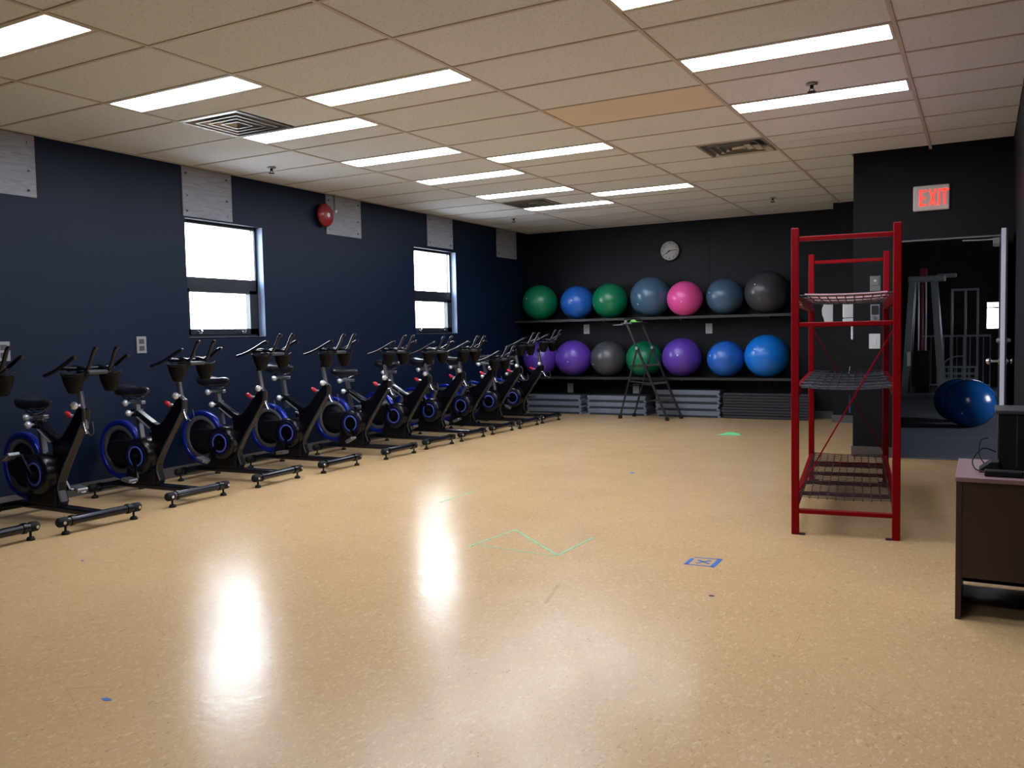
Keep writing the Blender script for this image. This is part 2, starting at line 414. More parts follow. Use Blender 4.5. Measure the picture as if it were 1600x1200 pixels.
# strip lights ----------------------------------------------------------
lf = MB().box(-.595, .595, -.143, -.128, 0, .02).box(-.595, .595, .128, .143, 0, .02).box(-.595, -.58, -.128, .128, 0, .02).box(.58, .595, -.128, .128, 0, .02).box(-.595, .595, -.143, .143, .02, .045).mesh('light_frame', 'lamp_frame')
ld = MB().box(-.58, .58, -.128, .128, .004, .012).mesh('diffuser', 'diffuser')
cnt = {}
NAMES = {1: 'left-hand column', 2: 'middle column', 4: 'right-hand column'}
for i, k, x0, x1, y0 in cells:
    vis = {1: -4, 2: -1, 4: 0}[i]
    if k < vis:
        n = cnt.get(-i, 0); cnt[-i] = n+1; grp = 'ceiling strip lights out of view'
        lab = 'long strip light above the top of the picture, %s in the %s' % (ORD[n], NAMES[i])
    else:
        n = cnt.get(i, 0); cnt[i] = n+1; grp = 'ceiling strip lights'
        lab = 'lit long ceiling strip light, %s from the camera in the %s' % (ORD[n], NAMES[i])
    t = thing('ceiling_light', lab, 'ceiling light', ((x0+x1)/2, y0+.152, HC), 0, grp)
    inst('light_frame', lf, t); inst('diffuser', ld, t)

# air vents ---------------------------------------------------------------
def ring_sq(m, a0, z0, a1, z1):
    m.add([(-a0, -a0, z0), (a0, -a0, z0), (a0, a0, z0), (-a0, a0, z0), (-a1, -a1, z1), (a1, -a1, z1), (a1, a1, z1), (-a1, a1, z1)],
          [(0, 1, 5, 4), (1, 2, 6, 5), (2, 3, 7, 6), (3, 0, 4, 7)])
vf = MB(); ring_sq(vf, .298, .0, .27, -.002); ring_sq(vf, .27, -.002, .245, .05)
vls = []
for a in (.215, .15, .085):
    q = MB(); ring_sq(q, a, -.004, a-.012, -.004); ring_sq(q, a, -.004, a-.055, .045); vls.append(q.mesh('louvre', 'vent_metal'))
vfm = vf.mesh('vent_frame', 'vent_metal'); vbm = MB().box(-.25, .25, -.25, .25, .05, .06).mesh('vent_back', 'vent_dark')
for (i, k), lab in zip(VENTS, ('square metal ceiling vent beside the near left strip lights', 'square ceiling vent over the middle of the room, above the shelves', 'square ceiling vent between the two farthest strip lights')):
    x = (xs[i]+.305) if VENTS[(i, k)] == 0 else (xs[i+1]-.305)
    t = thing('air_vent', lab, 'vent', (x, GY+TY*k+.305, HC), 0, 'square ceiling vents')
    inst('vent_frame', vfm, t); inst('vent_back', vbm, t)
    for q in vls: inst('louvre', q, t)

# sprinklers ---------------------------------------------------------------
spk = [MB().lathe([(.0, 0), (.04, 0), (.036, -.008), (.0, -.01)], seg=20).mesh('escutcheon', 'vent_metal'),
       MB().cyl((0, 0, -.01), (0, 0, -.03), .012).bar((-.012, 0, -.03), (-.016, 0, -.05), .005, .005, (0, 1, 0)).bar((.012, 0, -.03), (.016, 0, -.05), .005, .005, (0, 1, 0)).mesh('sprinkler_body', 'vent_dark'),
       MB().lathe([(0, -.05), (.03, -.052), (.03, -.055), (0, -.057)], seg=16).mesh('deflector', 'vent_dark')]
for (x, y), lab in zip(((-5.98, 6.22), (-1.02, 6.14), (-2.31, 11.1), (-5.83, 10.8)), ('ceiling sprinkler above the near window', 'ceiling sprinkler beside the nearest right-hand strip light', 'ceiling sprinkler above the right end of the ball shelves', 'ceiling sprinkler in the far left corner of the ceiling')):
    t = thing('fire_sprinkler', lab, 'sprinkler', (x, y, HC), 0, 'ceiling sprinklers')
    for me in spk: inst(me.name.split('.')[0], me, t)

# plywood patches on the left wall ------------------------------------------
for y0, y1, z0, lab in ((3.60, 4.225, 2.41, 'grey plywood patch at top of wall, nearest the camera'), (5.645, 6.245, 2.43, 'grey plywood patch directly above the near window'),
                        (7.65, 8.27, 2.445, 'grey plywood patch behind the red fire bell'), (9.68, 10.31, 2.47, 'grey plywood patch directly above the far window'),
                        (11.57, 12.20, 2.455, 'grey plywood patch in the far left corner')):
    t = thing('plywood_patch', lab, 'plywood panel', (XL, (y0+y1)/2, z0), 0, 'plywood patches under the ceiling')
    a = (y1-y0)/2; h = HC-.01-z0
    MB().box(0, .012, -a, a, 0, h).build('board', 'plywood', t)
    for yy in (-a+.05, a-.06):
        for zz in (.05, h*.42, h-.06):
            MB().cyl((.012, yy+random.uniform(-.02, .02), zz), (.015, yy, zz), .009, seg=8).build('screw', 'slot_dark', t)

# fire bell --------------------------------------------------------------
t = thing('fire_bell', 'round red fire alarm bell high on the left wall', 'alarm bell', (XL, 7.58, 2.643))
MB().rbox(0, .05, -.06, .06, -.06, .06, .008).build('back_box', 'alarm_red', t)
MB().lathe([(.125, .045), (.13, .05), (.125, .07), (.10, .09), (.05, .1), (.02, .102), (0, .102)], 'x', seg=32).lathe([(0, .05), (.125, .045)], 'x', seg=32).build('gong', 'alarm_red', t)
MB().lathe([(.026, .1), (.024, .108), (0, .11)], 'x', seg=16).build('centre_badge', 'white_plastic', t)
t = thing('conduit_stub', 'short grey conduit stub beside the red fire bell', 'conduit', (XL+.014, 7.79, HC-.004))
MB().cyl((.012, 0, 0), (.012, 0, -.17), .011).build('pipe', 'grey_plastic', t); MB().rbox(0, .03, -.018, .018, -.2, -.17, .004).build('end_fitting', 'white_plastic', t)

# wall plates --------------------------------------------------------------
def plate(name, label, cat, loc, rz, w, h, m='white_plastic', style='outlet', group=None):
    """faces local -y"""
    t = thing(name, label, cat, loc, rz, group)
    MB().rbox(-w/2, w/2, -.009, 0, -h/2, h/2, .003).build('cover_plate', m, t)
    if style == 'outlet':
        for z in (-h*.2, h*.2):
            o = MB().rbox(-w*.26, w*.26, -.012, -.008, z-h*.14, z+h*.14, .002).build('socket', 'slot_dark' if m == 'grey_plastic' else m, t)
            MB().box(-.010, -.006, -.0125, -.011, z-.006, z+.008).box(.006, .010, -.0125, -.011, z-.006, z+.008).build('slot', 'slot_dark', o)
    elif style == 'switch':
        MB().rbox(-w*.16, w*.16, -.016, -.008, -h*.24, h*.24, .002).build('rocker', m, t)
    elif style == 'thermostat':
        MB().rbox(-w*.36, w*.36, -.02, -.008, -h*.12, h*.40, .003).build('dial_cover', 'grey_plastic', t); MB().cyl((0, -.02, h*.18), (0, -.026, h*.18), .012).build('indicator', 'white_plastic', t)
    elif style == 'box':
        MB().rbox(-w*.36, w*.36, -.03, -.008, -h*.1, h*.42, .003).build('control_unit', 'ink', t); MB().cyl((0, -.008, -h*.3), (0, -.028, -h*.3), w*.22).build('key_switch', 'chrome', t)
    return t
G_ = 'outlet plates'
plate('wall_outlet', 'grey outlet plate on the left wall, above the second bike', 'outlet', (XL, 5.13, 1.235), PI/2, .10, .15, 'grey_plastic', group=G_)
plate('wall_outlet', 'outlet plate at the left edge, above the nearest bike', 'outlet', (XL, 3.90, 1.21), PI/2, .10, .15, 'grey_plastic', group=G_)
plate('wall_outlet', 'white outlet between the shelves, at the left by the bikes', 'outlet', (-5.53, YB, 1.32), 0, .10, .15, group=G_)
plate('wall_outlet', 'white outlet between the shelves, right of the stepladder', 'outlet', (-3.555, YB, 1.29), 0, .10, .15, group=G_)
plate('wall_outlet', 'white outlet below the lower shelf, left of the stepladder', 'outlet', (-5.83, YB, .38), 0, .10, .15, group=G_)
plate('wall_outlet', 'white outlet below the lower shelf, seen between the stepladder legs', 'outlet', (-4.71, YB, .38), 0, .10, .15, group=G_)
plate('wall_thermostat', 'grey thermostat on the exit wall, topmost of three plates', 'thermostat', (-.905, YE, 1.68), 0, .095, .145, 'grey_plastic', 'thermostat')
plate('key_control', 'dark key control plate between thermostat and light switch', 'control plate', (-.905, YE, 1.40), 0, .085, .16, 'satin_metal', 'box')
plate('light_switch', 'white light switch, lowest plate on the exit wall', 'light switch', (-.909, YE, 1.125), 0, .10, .145, 'white_plastic', 'switch')

# dispensers seen in profile behind the rack --------------------------------
t = thing('towel_dispenser', 'white rounded paper dispenser in profile beside the dark jog', 'dispenser', (-1.74, 12.30, 1.34))
MB().prism_xz([(-.0, 0), (-.12, .0), (-.13, .05), (-.15, .10), (-.155, .17), (-.13, .24), (-.08, .27), (0, .27)], -.13, .13, .015).build('cover', 'white_plastic', t)
MB().box(-.11, -.02, -.10, .10, -.012, 0).build('outlet_slot', 'slot_dark', t)
t = thing('soap_dispenser', 'white soap dispenser with hanging nozzle at the exit wall corner', 'dispenser', (XE, 9.32, 1.30))
MB().rbox(-.135, 0, -.06, .06, .06, .30, .012).build('cover', 'white_plastic', t)
MB().rbox(-.135, 0, -.06, .06, .0, .055, .01).build('drip_tray', 'white_plastic', t)
MB().rbox(-.06, -.005, -.02, .02, -.16, -.01, .008).build('nozzle', 'white_plastic', t)

# exit sign ---------------------------------------------------------------
t = thing('exit_sign', 'lit red EXIT sign above the doorway', 'exit sign', (-.425, YE, 2.447))
MB().rbox(-.152, .152, -.055, 0, -.115, .115, .012, 3).build('housing', 'exit_box', t)
def letter(m, ox, strokes, th=.018):
    for x0, z0, x1, z1 in strokes: m.bar((ox+x0, -.0565, z0), (ox+x1, -.0565, z1), th, .006, (0, 1, 0))
w_, h_ = .05, .075; LT = {
 'E': [(0, -h_, 0, h_), (-.011, h_-.011, w_, h_-.011), (-.011, 0, w_*.85, 0), (-.011, -h_+.011, w_, -h_+.011)],
 'X': [(0, -h_, w_, h_), (0, h_, w_, -h_)], 'I': [(0, -h_, 0, h_)], 'T': [(w_/2, -h_, w_/2, h_), (-.012, h_-.011, w_+.012, h_-.011)]}
for ch, ox in (('E', -.088), ('X', -.012), ('I', .066), ('T', .088)):
    m = MB(); letter(m, ox, LT[ch]); m.build('letter', 'exit_red', t)

# door leaf, swung open against the right wall ------------------------------
d = struct(bpy.data.objects.new('door_1', None)); COL.objects.link(d); d['label'] = 'grey door swung open beside the cabinet'; d.location = (DX1+.002, YE-.012, 0)
MB().box(-.002, .043, -.86, -.004, .012, 2.045).build('door_leaf', 'door_face_shaded', d)
MB().box(-.003, .030, -.862, -.859, .012, 2.045).build('lit_edge_strip', 'door_edge_lit', d)  # narrow pale strip painted as the lit part of the edge
h = MB().cyl((-.08, -.80, .96), (.095, -.80, .96), .011).lathe([(0, -.105), (.022, -.1), (.03, -.085), (.026, -.07), (.012, -.06)], 'x', (0, -.80, .96), 16).lathe([(.012, .075), (.026, .085), (.03, .1), (.022, .11), (0, .112)], 'x', (-.015, -.80, .96), 16)
h.cyl((-.006, -.80, .96), (-.014, -.80, .96), .034).cyl((.043, -.80, .96), (.051, -.80, .96), .034).build('door_knob', 'chrome', d)
h = MB().cyl((-.02, -.80, 1.13), (.06, -.80, 1.13), .024).rbox(-.03, .075, -.815, -.785, 1.115, 1.145, .006).build('deadbolt', 'satin_metal', d)
MB().rbox(-.055, -.002, -.33, -.05, 1.96, 2.02, .008).build('door_closer', 'grey_plastic', d)
MB().tube([(-.03, -.1, 2.025), (-.16, -.02, 2.03), (-.30, -.01, 2.035)], .008).build('closer_arm', 'satin_metal', d)
MB().rbox(-.012, .034, -.868, -.85, .44, .48, .004).build('edge_bolt', 'chrome', d)

# ================================================================== SHELVES AND BALLS
SY0 = 12.12
for z, lab in ((1.475, 'long black upper wall shelf carrying seven exercise balls'), (.585, 'long black lower wall shelf carrying seven exercise balls')):
    t = thing('ball_shelf', lab, 'shelf', (XL, YB, z), 0, 'ball shelves')
    L_ = -2.24-XL
    MB().rbox(.0, L_, SY0-YB, 0, -.03, 0, .003, 1).build('shelf_board', 'shelf_black', t)
    MB().box(.0, L_, SY0-YB-.006, SY0-YB, -.036, .0).build('front_lip', 'shelf_black', t)
    for x in (.35, 1.5, 2.7, 3.95):
        MB().prism_xz([(0, -.03), (.02, -.03), (.02, -.06), (0, -.06)], SY0-YB+.05, 0).build('bracket', 'shelf_black', t, (x, 0, 0))
def ball(label, x, y, z0, r, m, group='exercise balls on the shelves', tilt=0.4):
    t = thing('exercise_ball', label, 'exercise ball', (x, y, z0), 0, group)
    q = MB(); seg = 40; prof = []
    for k in range(1, 28):
        a = PI*k/28; rr = r*math.sin(a); hh = -r*math.cos(a)
        rr *= 1.0+(.0022 if k % 2 else -.0012)          # faint moulded ridges
        prof.append((rr, hh*.985))
    q.lathe(prof, 'z', (0, 0, 0), seg); n = len(q.v)
    q.add([(0, 0, -r*.985)]+[q.v[k] for k in range(seg)], [(0, (k+1) % seg+1, k+1) for k in range(seg)], True)
    q.add([(0, 0, r*.985)]+[q.v[n-seg+k] for k in range(seg)], [(0, k+1, (k+1) % seg+1) for k in range(seg)], True)
    o = q.build('skin', m, t, (0, 0, r*.985)); o.rotation_euler = (0, 0, 0)
    pl = MB().cyl((0, 0, -.001), (0, 0, .004), .012, seg=12).build('air_plug', 'white_plastic', t)
    dirv = Vector((-.35+tilt, -.85, .35*math.sin(9*x))).normalized(); pl.location = Vector((0, 0, r*.985))+dirv*r*.985
    pl.rotation_euler = dirv.to_track_quat('Z', 'Y').to_euler()
    return t
TOP = [('dark green exercise ball at the left end of the upper shelf', -6.205, .285, 'ball_green'), ('blue exercise ball between two green ones on the upper shelf', -5.555, .265, 'ball_blue'),
       ('green exercise ball right of the blue one on the upper shelf', -5.005, .272, 'ball_green'), ('large steel blue exercise ball left of the pink one', -4.345, .305, 'ball_steel'),
       ('pink exercise ball on the upper shelf', -3.785, .257, 'ball_pink'), ('steel blue exercise ball right of the pink one', -3.235, .268, 'ball_steel'),
       ('large charcoal exercise ball at the right end of the upper shelf', -2.645, .305, 'ball_charcoal')]
BOT = [('purple exercise ball half hidden behind the farthest spin bike', -6.21, .285, 'ball_purple'), ('purple exercise ball on the lower shelf beside the grey one', -5.63, .288, 'ball_purple'),
       ('grey exercise ball on the lower shelf', -5.045, .276, 'ball_grey'), ('green exercise ball seen behind the stepladder', -4.465, .272, 'ball_green'),
       ('purple exercise ball right of the stepladder', -3.88, .290, 'ball_purple'), ('mid blue exercise ball on the lower shelf left of the brightest one', -3.23, .265, 'ball_blue'),
       ('large bright blue exercise ball at the right end of the lower shelf', -2.65, .305, 'ball_bright_blue')]
for z, rowb in ((1.475, TOP), (.585, BOT)):
    for k, (lab, x, r, m) in enumerate(rowb):
        ball(lab, x, YB-.012-r if r > .29 else (12.19 if m == 'ball_pink' else 12.32), z, r, m, tilt=.5*math.sin(k*2.1))

# wall clock ---------------------------------------------------------------
t = thing('wall_clock', 'round white wall clock on the black back wall', 'clock', (-4.14, YB, 2.47))
MB().lathe([(.155, 0), (.165, -.02), (.16, -.035), (.145, -.036), (.142, -.028)], 'y', seg=40).build('rim', 'ink', t)
MB().lathe([(.148, -.012), (.147, -.024), (0, -.024)], 'y', seg=40).build('dial', 'clock_white', t)
for n in range(1, 13):
    a = 2*PI*n/12; o = inst('numeral', text_mesh('numeral', str(n), .042, 'ink'), t, (.112*math.sin(a), -.0255, .112*math.cos(a)), (PI/2, 0, 0))
MB().bar((.012, -.027, .008), (-.07, -.027, -.045), .012, .002, (0, 1, 0)).build('hour_hand', 'ink', t)
MB().bar((-.03, -.03, -.004), (.115, -.03, .012), .008, .002, (0, 1, 0)).build('minute_hand', 'ink', t)
MB().cyl((0, -.024, 0), (0, -.034, 0), .01).build('hub', 'ink', t)

# step platforms and mats on the floor under the shelves ----------------------
def step_mesh():
    m = MB(); L, D, H = .98, .36, .094; a = L/2
    b = bmesh.new()
    pts = [(-a, 0), (-a+.03, H*.5), (-a+.012, H*.62), (-a+.012, H), (a-.012, H), (a-.012, H*.62), (a-.03, H*.5), (a, 0)]
    m.prism_xz(pts, -D/2, D/2, .006)
    return m.mesh('platform', 'step_grey'), MB().rbox(-a+.03, a-.03, -D/2+.02, D/2-.02, H-.001, H+.006, .003, 1).mesh('tread', 'step_top'), MB().box(-a+.05, a-.05, -D/2-.002, -D/2+.02, 0, .030).mesh('gap_shade_strip', 'step_top')  # raised dark strip at the front; the gap's shade put into its colour
sm = step_mesh()
for lab, x, n in (('leftmost stack, behind the far bikes', -5.945, 3), ('middle stack, behind the ladder', -4.885, 3), ('right stack, beside the black mats', -3.775, 4)):
    for k in range(n):
        pos = {0: 'bottom', n-1: 'topmost'}.get(k, 'middle' if n == 3 else ('second from floor' if k == 1 else 'third from floor'))
        t = thing('step_platform', 'grey aerobic step platform, %s of the %s' % (pos, lab), 'step platform', (x+random.uniform(-.012, .012), 12.40+random.uniform(-.008, .008), .1005*k), 0, 'stacked aerobic steps')
        for me in sm: inst(me.name.split('.')[0], me, t)
mm = MB().rbox(-.60, .60, -.17, .17, 0, .038, .008).mesh('foam_mat', 'mat_black'); me2 = MB().box(-.59, .59, -.173, -.165, .015, .022).mesh('edge_binding', 'dark_grey_plastic')
for k in range(9):
    t = thing('exercise_mat', 'folded black exercise mat, %s up in the stack under the shelves' % ORD[k], 'exercise mat', (-2.66+random.uniform(-.015, .015), 12.40+random.uniform(-.01, .01), .0405*k), 0, 'stacked black mats')
    inst('foam_mat', mm, t); inst('edge_binding', me2, t)

# stepladder ---------------------------------------------------------------
t = thing('step_ladder', 'black folding stepladder standing before the lower shelf', 'ladder', (-4.2, 11.85, 0))
O_ = Vector((-4.2, 11.85, 0)); LV = lambda *p: Vector(p)-O_
fn, ff = LV(-3.88, 11.62, .03), LV(-3.79, 11.98, .03)
tn, tf = LV(-4.49, 11.66, 1.40), LV(-4.36, 11.95, 1.40)
rn, rf = LV(-4.64, 11.76, .03), LV(-4.55, 12.10, .03)
hn, hf = fn.lerp(tn, .73), ff.lerp(tf, .73)
wx = Vector((.95, -.25, 0))
for a, b in ((fn, tn), (ff, tf)): MB().bar(a, b, .016, .032, wx).build('front_rail', 'ladder_black', t)
for a, b in ((rn, hn), (rf, hf)): MB().bar(a, b, .014, .024, wx).build('rear_leg', 'ladder_black', t)
for p in (fn, ff, rn, rf): MB().rbox(p.x-.025, p.x+.025, p.y-.02, p.y+.02, 0, .05, .006).build('foot', 'black_rubber', t)
for f, dep in ((.19, .16), (.36, .17), (.55, .26)):
    a, b = fn.lerp(tn, f), ff.lerp(tf, f); back = Vector((-.965, .26, 0))*dep
    q = MB(); vs = [a, b, b+back, a+back]; vs = [tuple(v) for v in vs]+[(v.x, v.y, v.z-.022) for v in vs]
    st = q.add(vs, [(0, 1, 2, 3), (7, 6, 5, 4), (0, 4, 5, 1), (1, 5, 6, 2), (2, 6, 7, 3), (3, 7, 4, 0)]).build('step', 'ladder_black', t)
    e = MB().bar(a+Vector((.004, 0, 0)), b+Vector((.004, 0, 0)), .008, .026).build('step_edge', 'ladder_grip', st)
for a in (.05,):
    MB().bar(rn.lerp(hn, .45), rf.lerp(hf, .45), .016, .016).build('brace', 'ladder_black', t)
    MB().bar(rn.lerp(hn, .52), fn.lerp(tn, .36), .012, .02, wx).build('spreader', 'ladder_black', t)
    MB().bar(rf.lerp(hf, .52), ff.lerp(tf, .36), .012, .02, wx).build('spreader', 'ladder_black', t)
for p in (hn, hf): MB().cyl(p+Vector((0, -.03, 0)), p+Vector((0, .03, 0)), .022).build('hinge', 'satin_metal', t)
tc_ = (tn+tf)/2
MB().rbox(-.10, .10, -.18, .18, -.03, .0, .008, mtx=Matrix.Translation(tc_+Vector((0, 0, .0)))@Matrix.Rotation(-.3, 4, 'Z')).build('top_tray', 'ladder_black', t)
MB().tube([tn+Vector((0, 0, -.02)), tn+Vector((-.03, 0, .05)), tf+Vector((-.03, 0, .05)), tf+Vector((0, 0, -.02))], .009, 8, 4).build('hand_rail', 'ladder_black', t)
MB().rbox(-.028, .014, -.02, .02, -.02, .03, .006, mtx=Matrix.Translation(tn)).build('tool_holder', 'grey_plastic', t)
MB().bar(tn+Vector((-.05, 0, -.03)), tn+Vector((-.2, 0, -.035)), .02, .012).build('side_arm', 'grey_plastic', t)

def crumple(name, label, cat, loc, sx, sy_, hgt, m, seed, thick=.0):
    rnd = random.Random(seed); n = 12; q = MB(); P = {}
    ph = [rnd.uniform(0, 6) for _ in range(6)]
    for i in range(n+1):
        for j in range(n+1):
            u, v = i/n*2-1, j/n*2-1
            e = 1-max(abs(u), abs(v))**3
            z = hgt*(.25+.75*e)*(.55+.45*math.sin(3.1*u+ph[0]+2*math.sin(2.2*v+ph[1])))*(.6+.4*math.sin(4*v+ph[2]))
            x = sx*u*(.8+.2*math.sin(2*v+ph[3]))/2; y = sy_*v*(.8+.2*math.sin(2.5*u+ph[4]))/2
            P[i, j] = (x, y, .004+max(z, 0)*e+.002*rnd.random())
    idx = {}; vs = []
    for k_, p in P.items(): idx[k_] = len(vs); vs.append(p)
    off = len(vs); vs += [(p[0], p[1], max(p[2]-.004, 0)) for p in P.values()]
    fs = []
    for i in range(n):
        for j in range(n):
            a, b, c, d_ = idx[i, j], idx[i+1, j], idx[i+1, j+1], idx[i, j+1]; fs.append((a, b, c, d_)); fs.append((off+d_, off+c, off+b, off+a))
    bd = [(i, 0) for i in range(n)]+[(n, j) for j in range(n)]+[(i, n) for i in range(n, 0, -1)]+[(0, j) for j in range(n, 0, -1)]
    for k in range(len(bd)):
        a, b = idx[bd[k]], idx[bd[(k+1) % len(bd)]]; fs.append((a, off+a, off+b, b))
    q.add(vs, fs, True); o = q.build(name, m, None, loc); return tag(o, label, cat)
crumple('cleaning_cloth', 'crumpled pale green cloth lying on the floor', 'cloth', (-2.64, 10.33, 0), .30, .26, .028, 'green_cloth', 3)
crumple('cleaning_cloth', 'bright green cloth bundled on top of the stepladder', 'cloth', (-4.42, 11.80, 1.4015), .15, .13, .06, 'lime_cloth', 5)

# ================================================================== RED RACK
rx, ry = Vector((-1.006, 5.415, 0)), Vector((-.443, 5.518, 0))
ang = math.atan2(.103, .563)*.55+math.radians(3)
t = thing('shelving_rack', 'tall red metal shelving rack with three wire mesh shelves', 'rack', (-.835, 6.455, 0), .1185)
RW, RL, RH, PW = .283, 1.01, 1.866, .0225      # half width, half length, height, half post
MT = {}
for y in (-RL, RL):
    for x in (-RW, RW):
        p = MB().rbox(x-PW, x+PW, y-PW*.9, y+PW*.9, 0, RH, .004, 1).build('post', 'red_enamel', t)
        s = 1 if x < 0 else -1
        MB().box(x+s*PW, x+s*(PW+.035), y-.02, y+.02, 0, .006).build('foot_plate', 'mesh_wire', p)
    for z in (1.80, 1.285, .145):
        MB().rbox(-RW+PW, RW-PW, y-.015, y+.015, z-.014, z+.014, .004, 1).build('cross_bar', 'red_enamel', t)
    if y < 0: MB().bar((-RW+PW, y+.012, .27), (RW-PW, y+.012, 1.24), .008, .030, (0, 1, 0)).build('brace', 'red_enamel', t)
    else: MB().bar((-RW+PW, y-.012, 1.24), (RW-PW, y-.012, .27), .008, .030, (0, 1, 0)).build('brace', 'red_enamel', t)
def sag(x, y, z, depth): return z-depth*(1-(x/RW)**2)*(.5+.5*(1-(y/RL)**2))
for z, lab, mw_, board in ((1.455, 'upper shelf with pale boards under the mesh', 'mesh_wire', True), (.905, 'middle shelf of dense grey mesh', 'mesh_grey', False), (.225, 'lower shelf of open dark mesh', 'mesh_wire', False)):
    sh = bpy.data.objects.new('mesh_shelf', None); COL.objects.link(sh); sh.parent = t; sh['label'] = lab
    for x in (-RW+PW*.2, RW-PW*.2):
        MB().box(x-.016, x+.016, -RL+PW, RL-PW, z-.055, z+.003).build('side_beam', 'red_enamel', sh)
    m = MB()
    nx = 11
    dep = .018
    for k in range(nx):
        x = -RW+.03+(2*RW-.06)*k/(nx-1)
        m.tube([(x, yy*RL*.985, sag(x, yy*RL, z+.004, dep)) for yy in (-1, -.6, -.2, .2, .6, 1)], .0034, 5)
    ny = {1.455: 5, .905: 7, .225: 41}[z]
    for k in range(ny):
        y = -RL*.985+2*RL*.985*k/(ny-1)
        m.tube([(xx*(RW-.012), y, sag(xx*(RW-.012), y, z+.009, dep)) for xx in (-1, -.5, 0, .5, 1)], .0022 if ny > 20 else .004, 5)
    o = m.build('wire_mesh', mw_, sh); o['kind'] = 'stuff'
    for yy in ((-.62, -.2, .2, .62) if z < .5 else ()):
        MB().rbox(-RW+.014, RW-.014, yy*RL-.014, yy*RL+.014, z-.05, z-.026, .003, 1).build('cross_support', 'rack_purple', sh)
    if board:
        for k in range(4):
            y0 = -RL+.09+k*.47
            q = MB(); n = 6; a = []
            for i in range(n+1):
                x = -RW+.05+(2*RW-.10)*i/n; zz = sag(x, y0, z+.016, dep); a.append((x, zz))
            poly = a+[(x, zz+.008) for x, zz in a[::-1]]
            q.prism_xz(poly, y0, y0+.42).build('board', 'pink_board', sh)
    elif mw_ == 'mesh_grey':
        q = MB(); n = 6; a = [(-RW+.03+(2*RW-.06)*i/n, 0) for i in range(n+1)]; a = [(x, sag(x, 0, z-.001, dep)) for x, _ in a]
        q.prism_xz(a+[(x, zz+.003) for x, zz in a[::-1]], -RL+.03, RL-.03).build('mesh_sheet', 'mesh_grey', sh)
t = thing('cable_tag', 'pale wire with blue sleeve hanging at the rack braces', 'cable', (-.94, 7.462, .585))
MB().tube([(0, 0, .36), (-.012, 0, .28), (-.008, .004, .18), (0, .006, .13)], .004, 6, 4).build('wire', 'white_plastic', t); MB().rbox(-.008, .008, .0, .014, -.02, .14, .003).build('sleeve', 'blue_tape', t)

# ================================================================== CABINET AT RIGHT
t = thing('low_cabinet', 'brown low cabinet with open base at the right edge', 'cabinet', (-.09, 4.096, 0))
CWD, CDP, CH = .31, .58, .617
MB().box(0, .022, 0, CDP, 0, CH-.02).build('side_panel', 'cabinet_brown', t); MB().box(CWD-.022, CWD, 0, CDP, 0, CH-.02).build('side_panel', 'cabinet_brown', t)
MB().rbox(-.004, CWD, -.006, CDP+.004, CH-.02, CH, .003).build('top_panel', 'cabinet_top', t)
MB().box(.022, CWD-.022, .004, .022, .183, CH-.02).build('front_panel', 'cabinet_brown', t)
MB().box(.022, CWD-.022, CDP-.02, CDP, .02, CH-.02).build('back_panel', 'cabinet_brown', t)
MB().box(.022, CWD-.022, .09, CDP-.02, .183, .2).build('inner_shelf', 'cabinet_brown', t)
t = thing('loudspeaker', 'black box loudspeaker standing on the brown cabinet', 'speaker', (.14, 4.48, CH))
MB().rbox(-.075, .08, -.13, .13, 0, .25, .008).build('box', 'black_plastic', t); MB().rbox(-.085, .085, -.14, .14, .25, .268, .004).build('lid', 'dark_grey_plastic', t)
MB().box(-.002, .002, -.133, -.129, .02, .25).build('front_seam', 'dark_grey_plastic', t)
t = thing('power_adapter', 'long black power adapter lying on the cabinet front', 'adapter', (.09, 4.165, CH))
MB().rbox(-.075, .07, -.022, .022, 0, .028, .006).build('case', 'black_plastic', t); MB().cyl((.07, 0, .014), (.09, .005, .012), .007).build('plug', 'chrome', t)
MB().tube([(-.07, .01, .014), (-.11, .06, .02), (-.12, .14, .05), (-.08, .22, .09), (-.03, .27, .07)], .003, 6, 5).build('cord', 'black_rubber', t)
t = thing('network_box', 'small black wedge-shaped box beside the loudspeaker', 'device', (.05, 4.30, CH))
MB().prism_xz([(-.055, 0), (.02, 0), (.02, .05), (-.01, .05), (-.055, .014)], -.05, .05, .004).build('case', 'black_plastic', t)
MB().tube([(-.03, .05, .02), (-.055, .09, .06), (-.05, .13, .12), (-.02, .16, .13)], .0028, 6, 5).build('cord', 'black_rubber', t)

# ================================================================== FLOOR TAPE
def strip(name, label, pts, w, m, cat='floor tape', group=None):
    q = MB()
    for (ax, ay), (bx, by) in zip(pts[:-1], pts[1:]): q.bar((ax, ay, .0006), (bx, by, .0006), w, .0012)
    return tag(q.build(name, m), label, cat, group)
t = thing('tape_square', 'square of blue tape with an X marked on the floor', 'floor tape', (-1.323, 4.553, 0), .03)
for a, b, w in (((-.075, -.075), (.07, -.078), .012), ((-.07, .075), (.07, .088), .010), ((-.075, -.085), (-.072, .05), .022), ((.068, -.088), (.072, .095), .026)):
    MB().bar((*a, .0006), (*b, .0006), w, .0012).build('tape_side', 'blue_tape', t)
for a, b in (((-.03, -.04), (.03, .04)), ((-.035, .03), (.04, -.03))): MB().bar((*a, .0008), (*b, .0008), .014, .0012).build('tape_cross', 'blue_tape', t)
GT = 'green tape lines on the floor'
strip('tape_line', 'zigzag green tape line in the middle of the floor', [(-2.683, 4.319), (-2.634, 4.817), (-2.108, 4.349), (-2.092, 4.827)], .012, 'green_tape', group=GT)
strip('tape_line', 'faint green tape line closing the zigzag at its front', [(-2.65, 4.38), (-2.12, 4.33)], .008, 'green_tape', group=GT)
strip('tape_line', 'short green tape line near the bikes, left of the zigzag', [(-3.599, 5.395), (-3.589, 5.915)], .012, 'green_tape', group=GT)
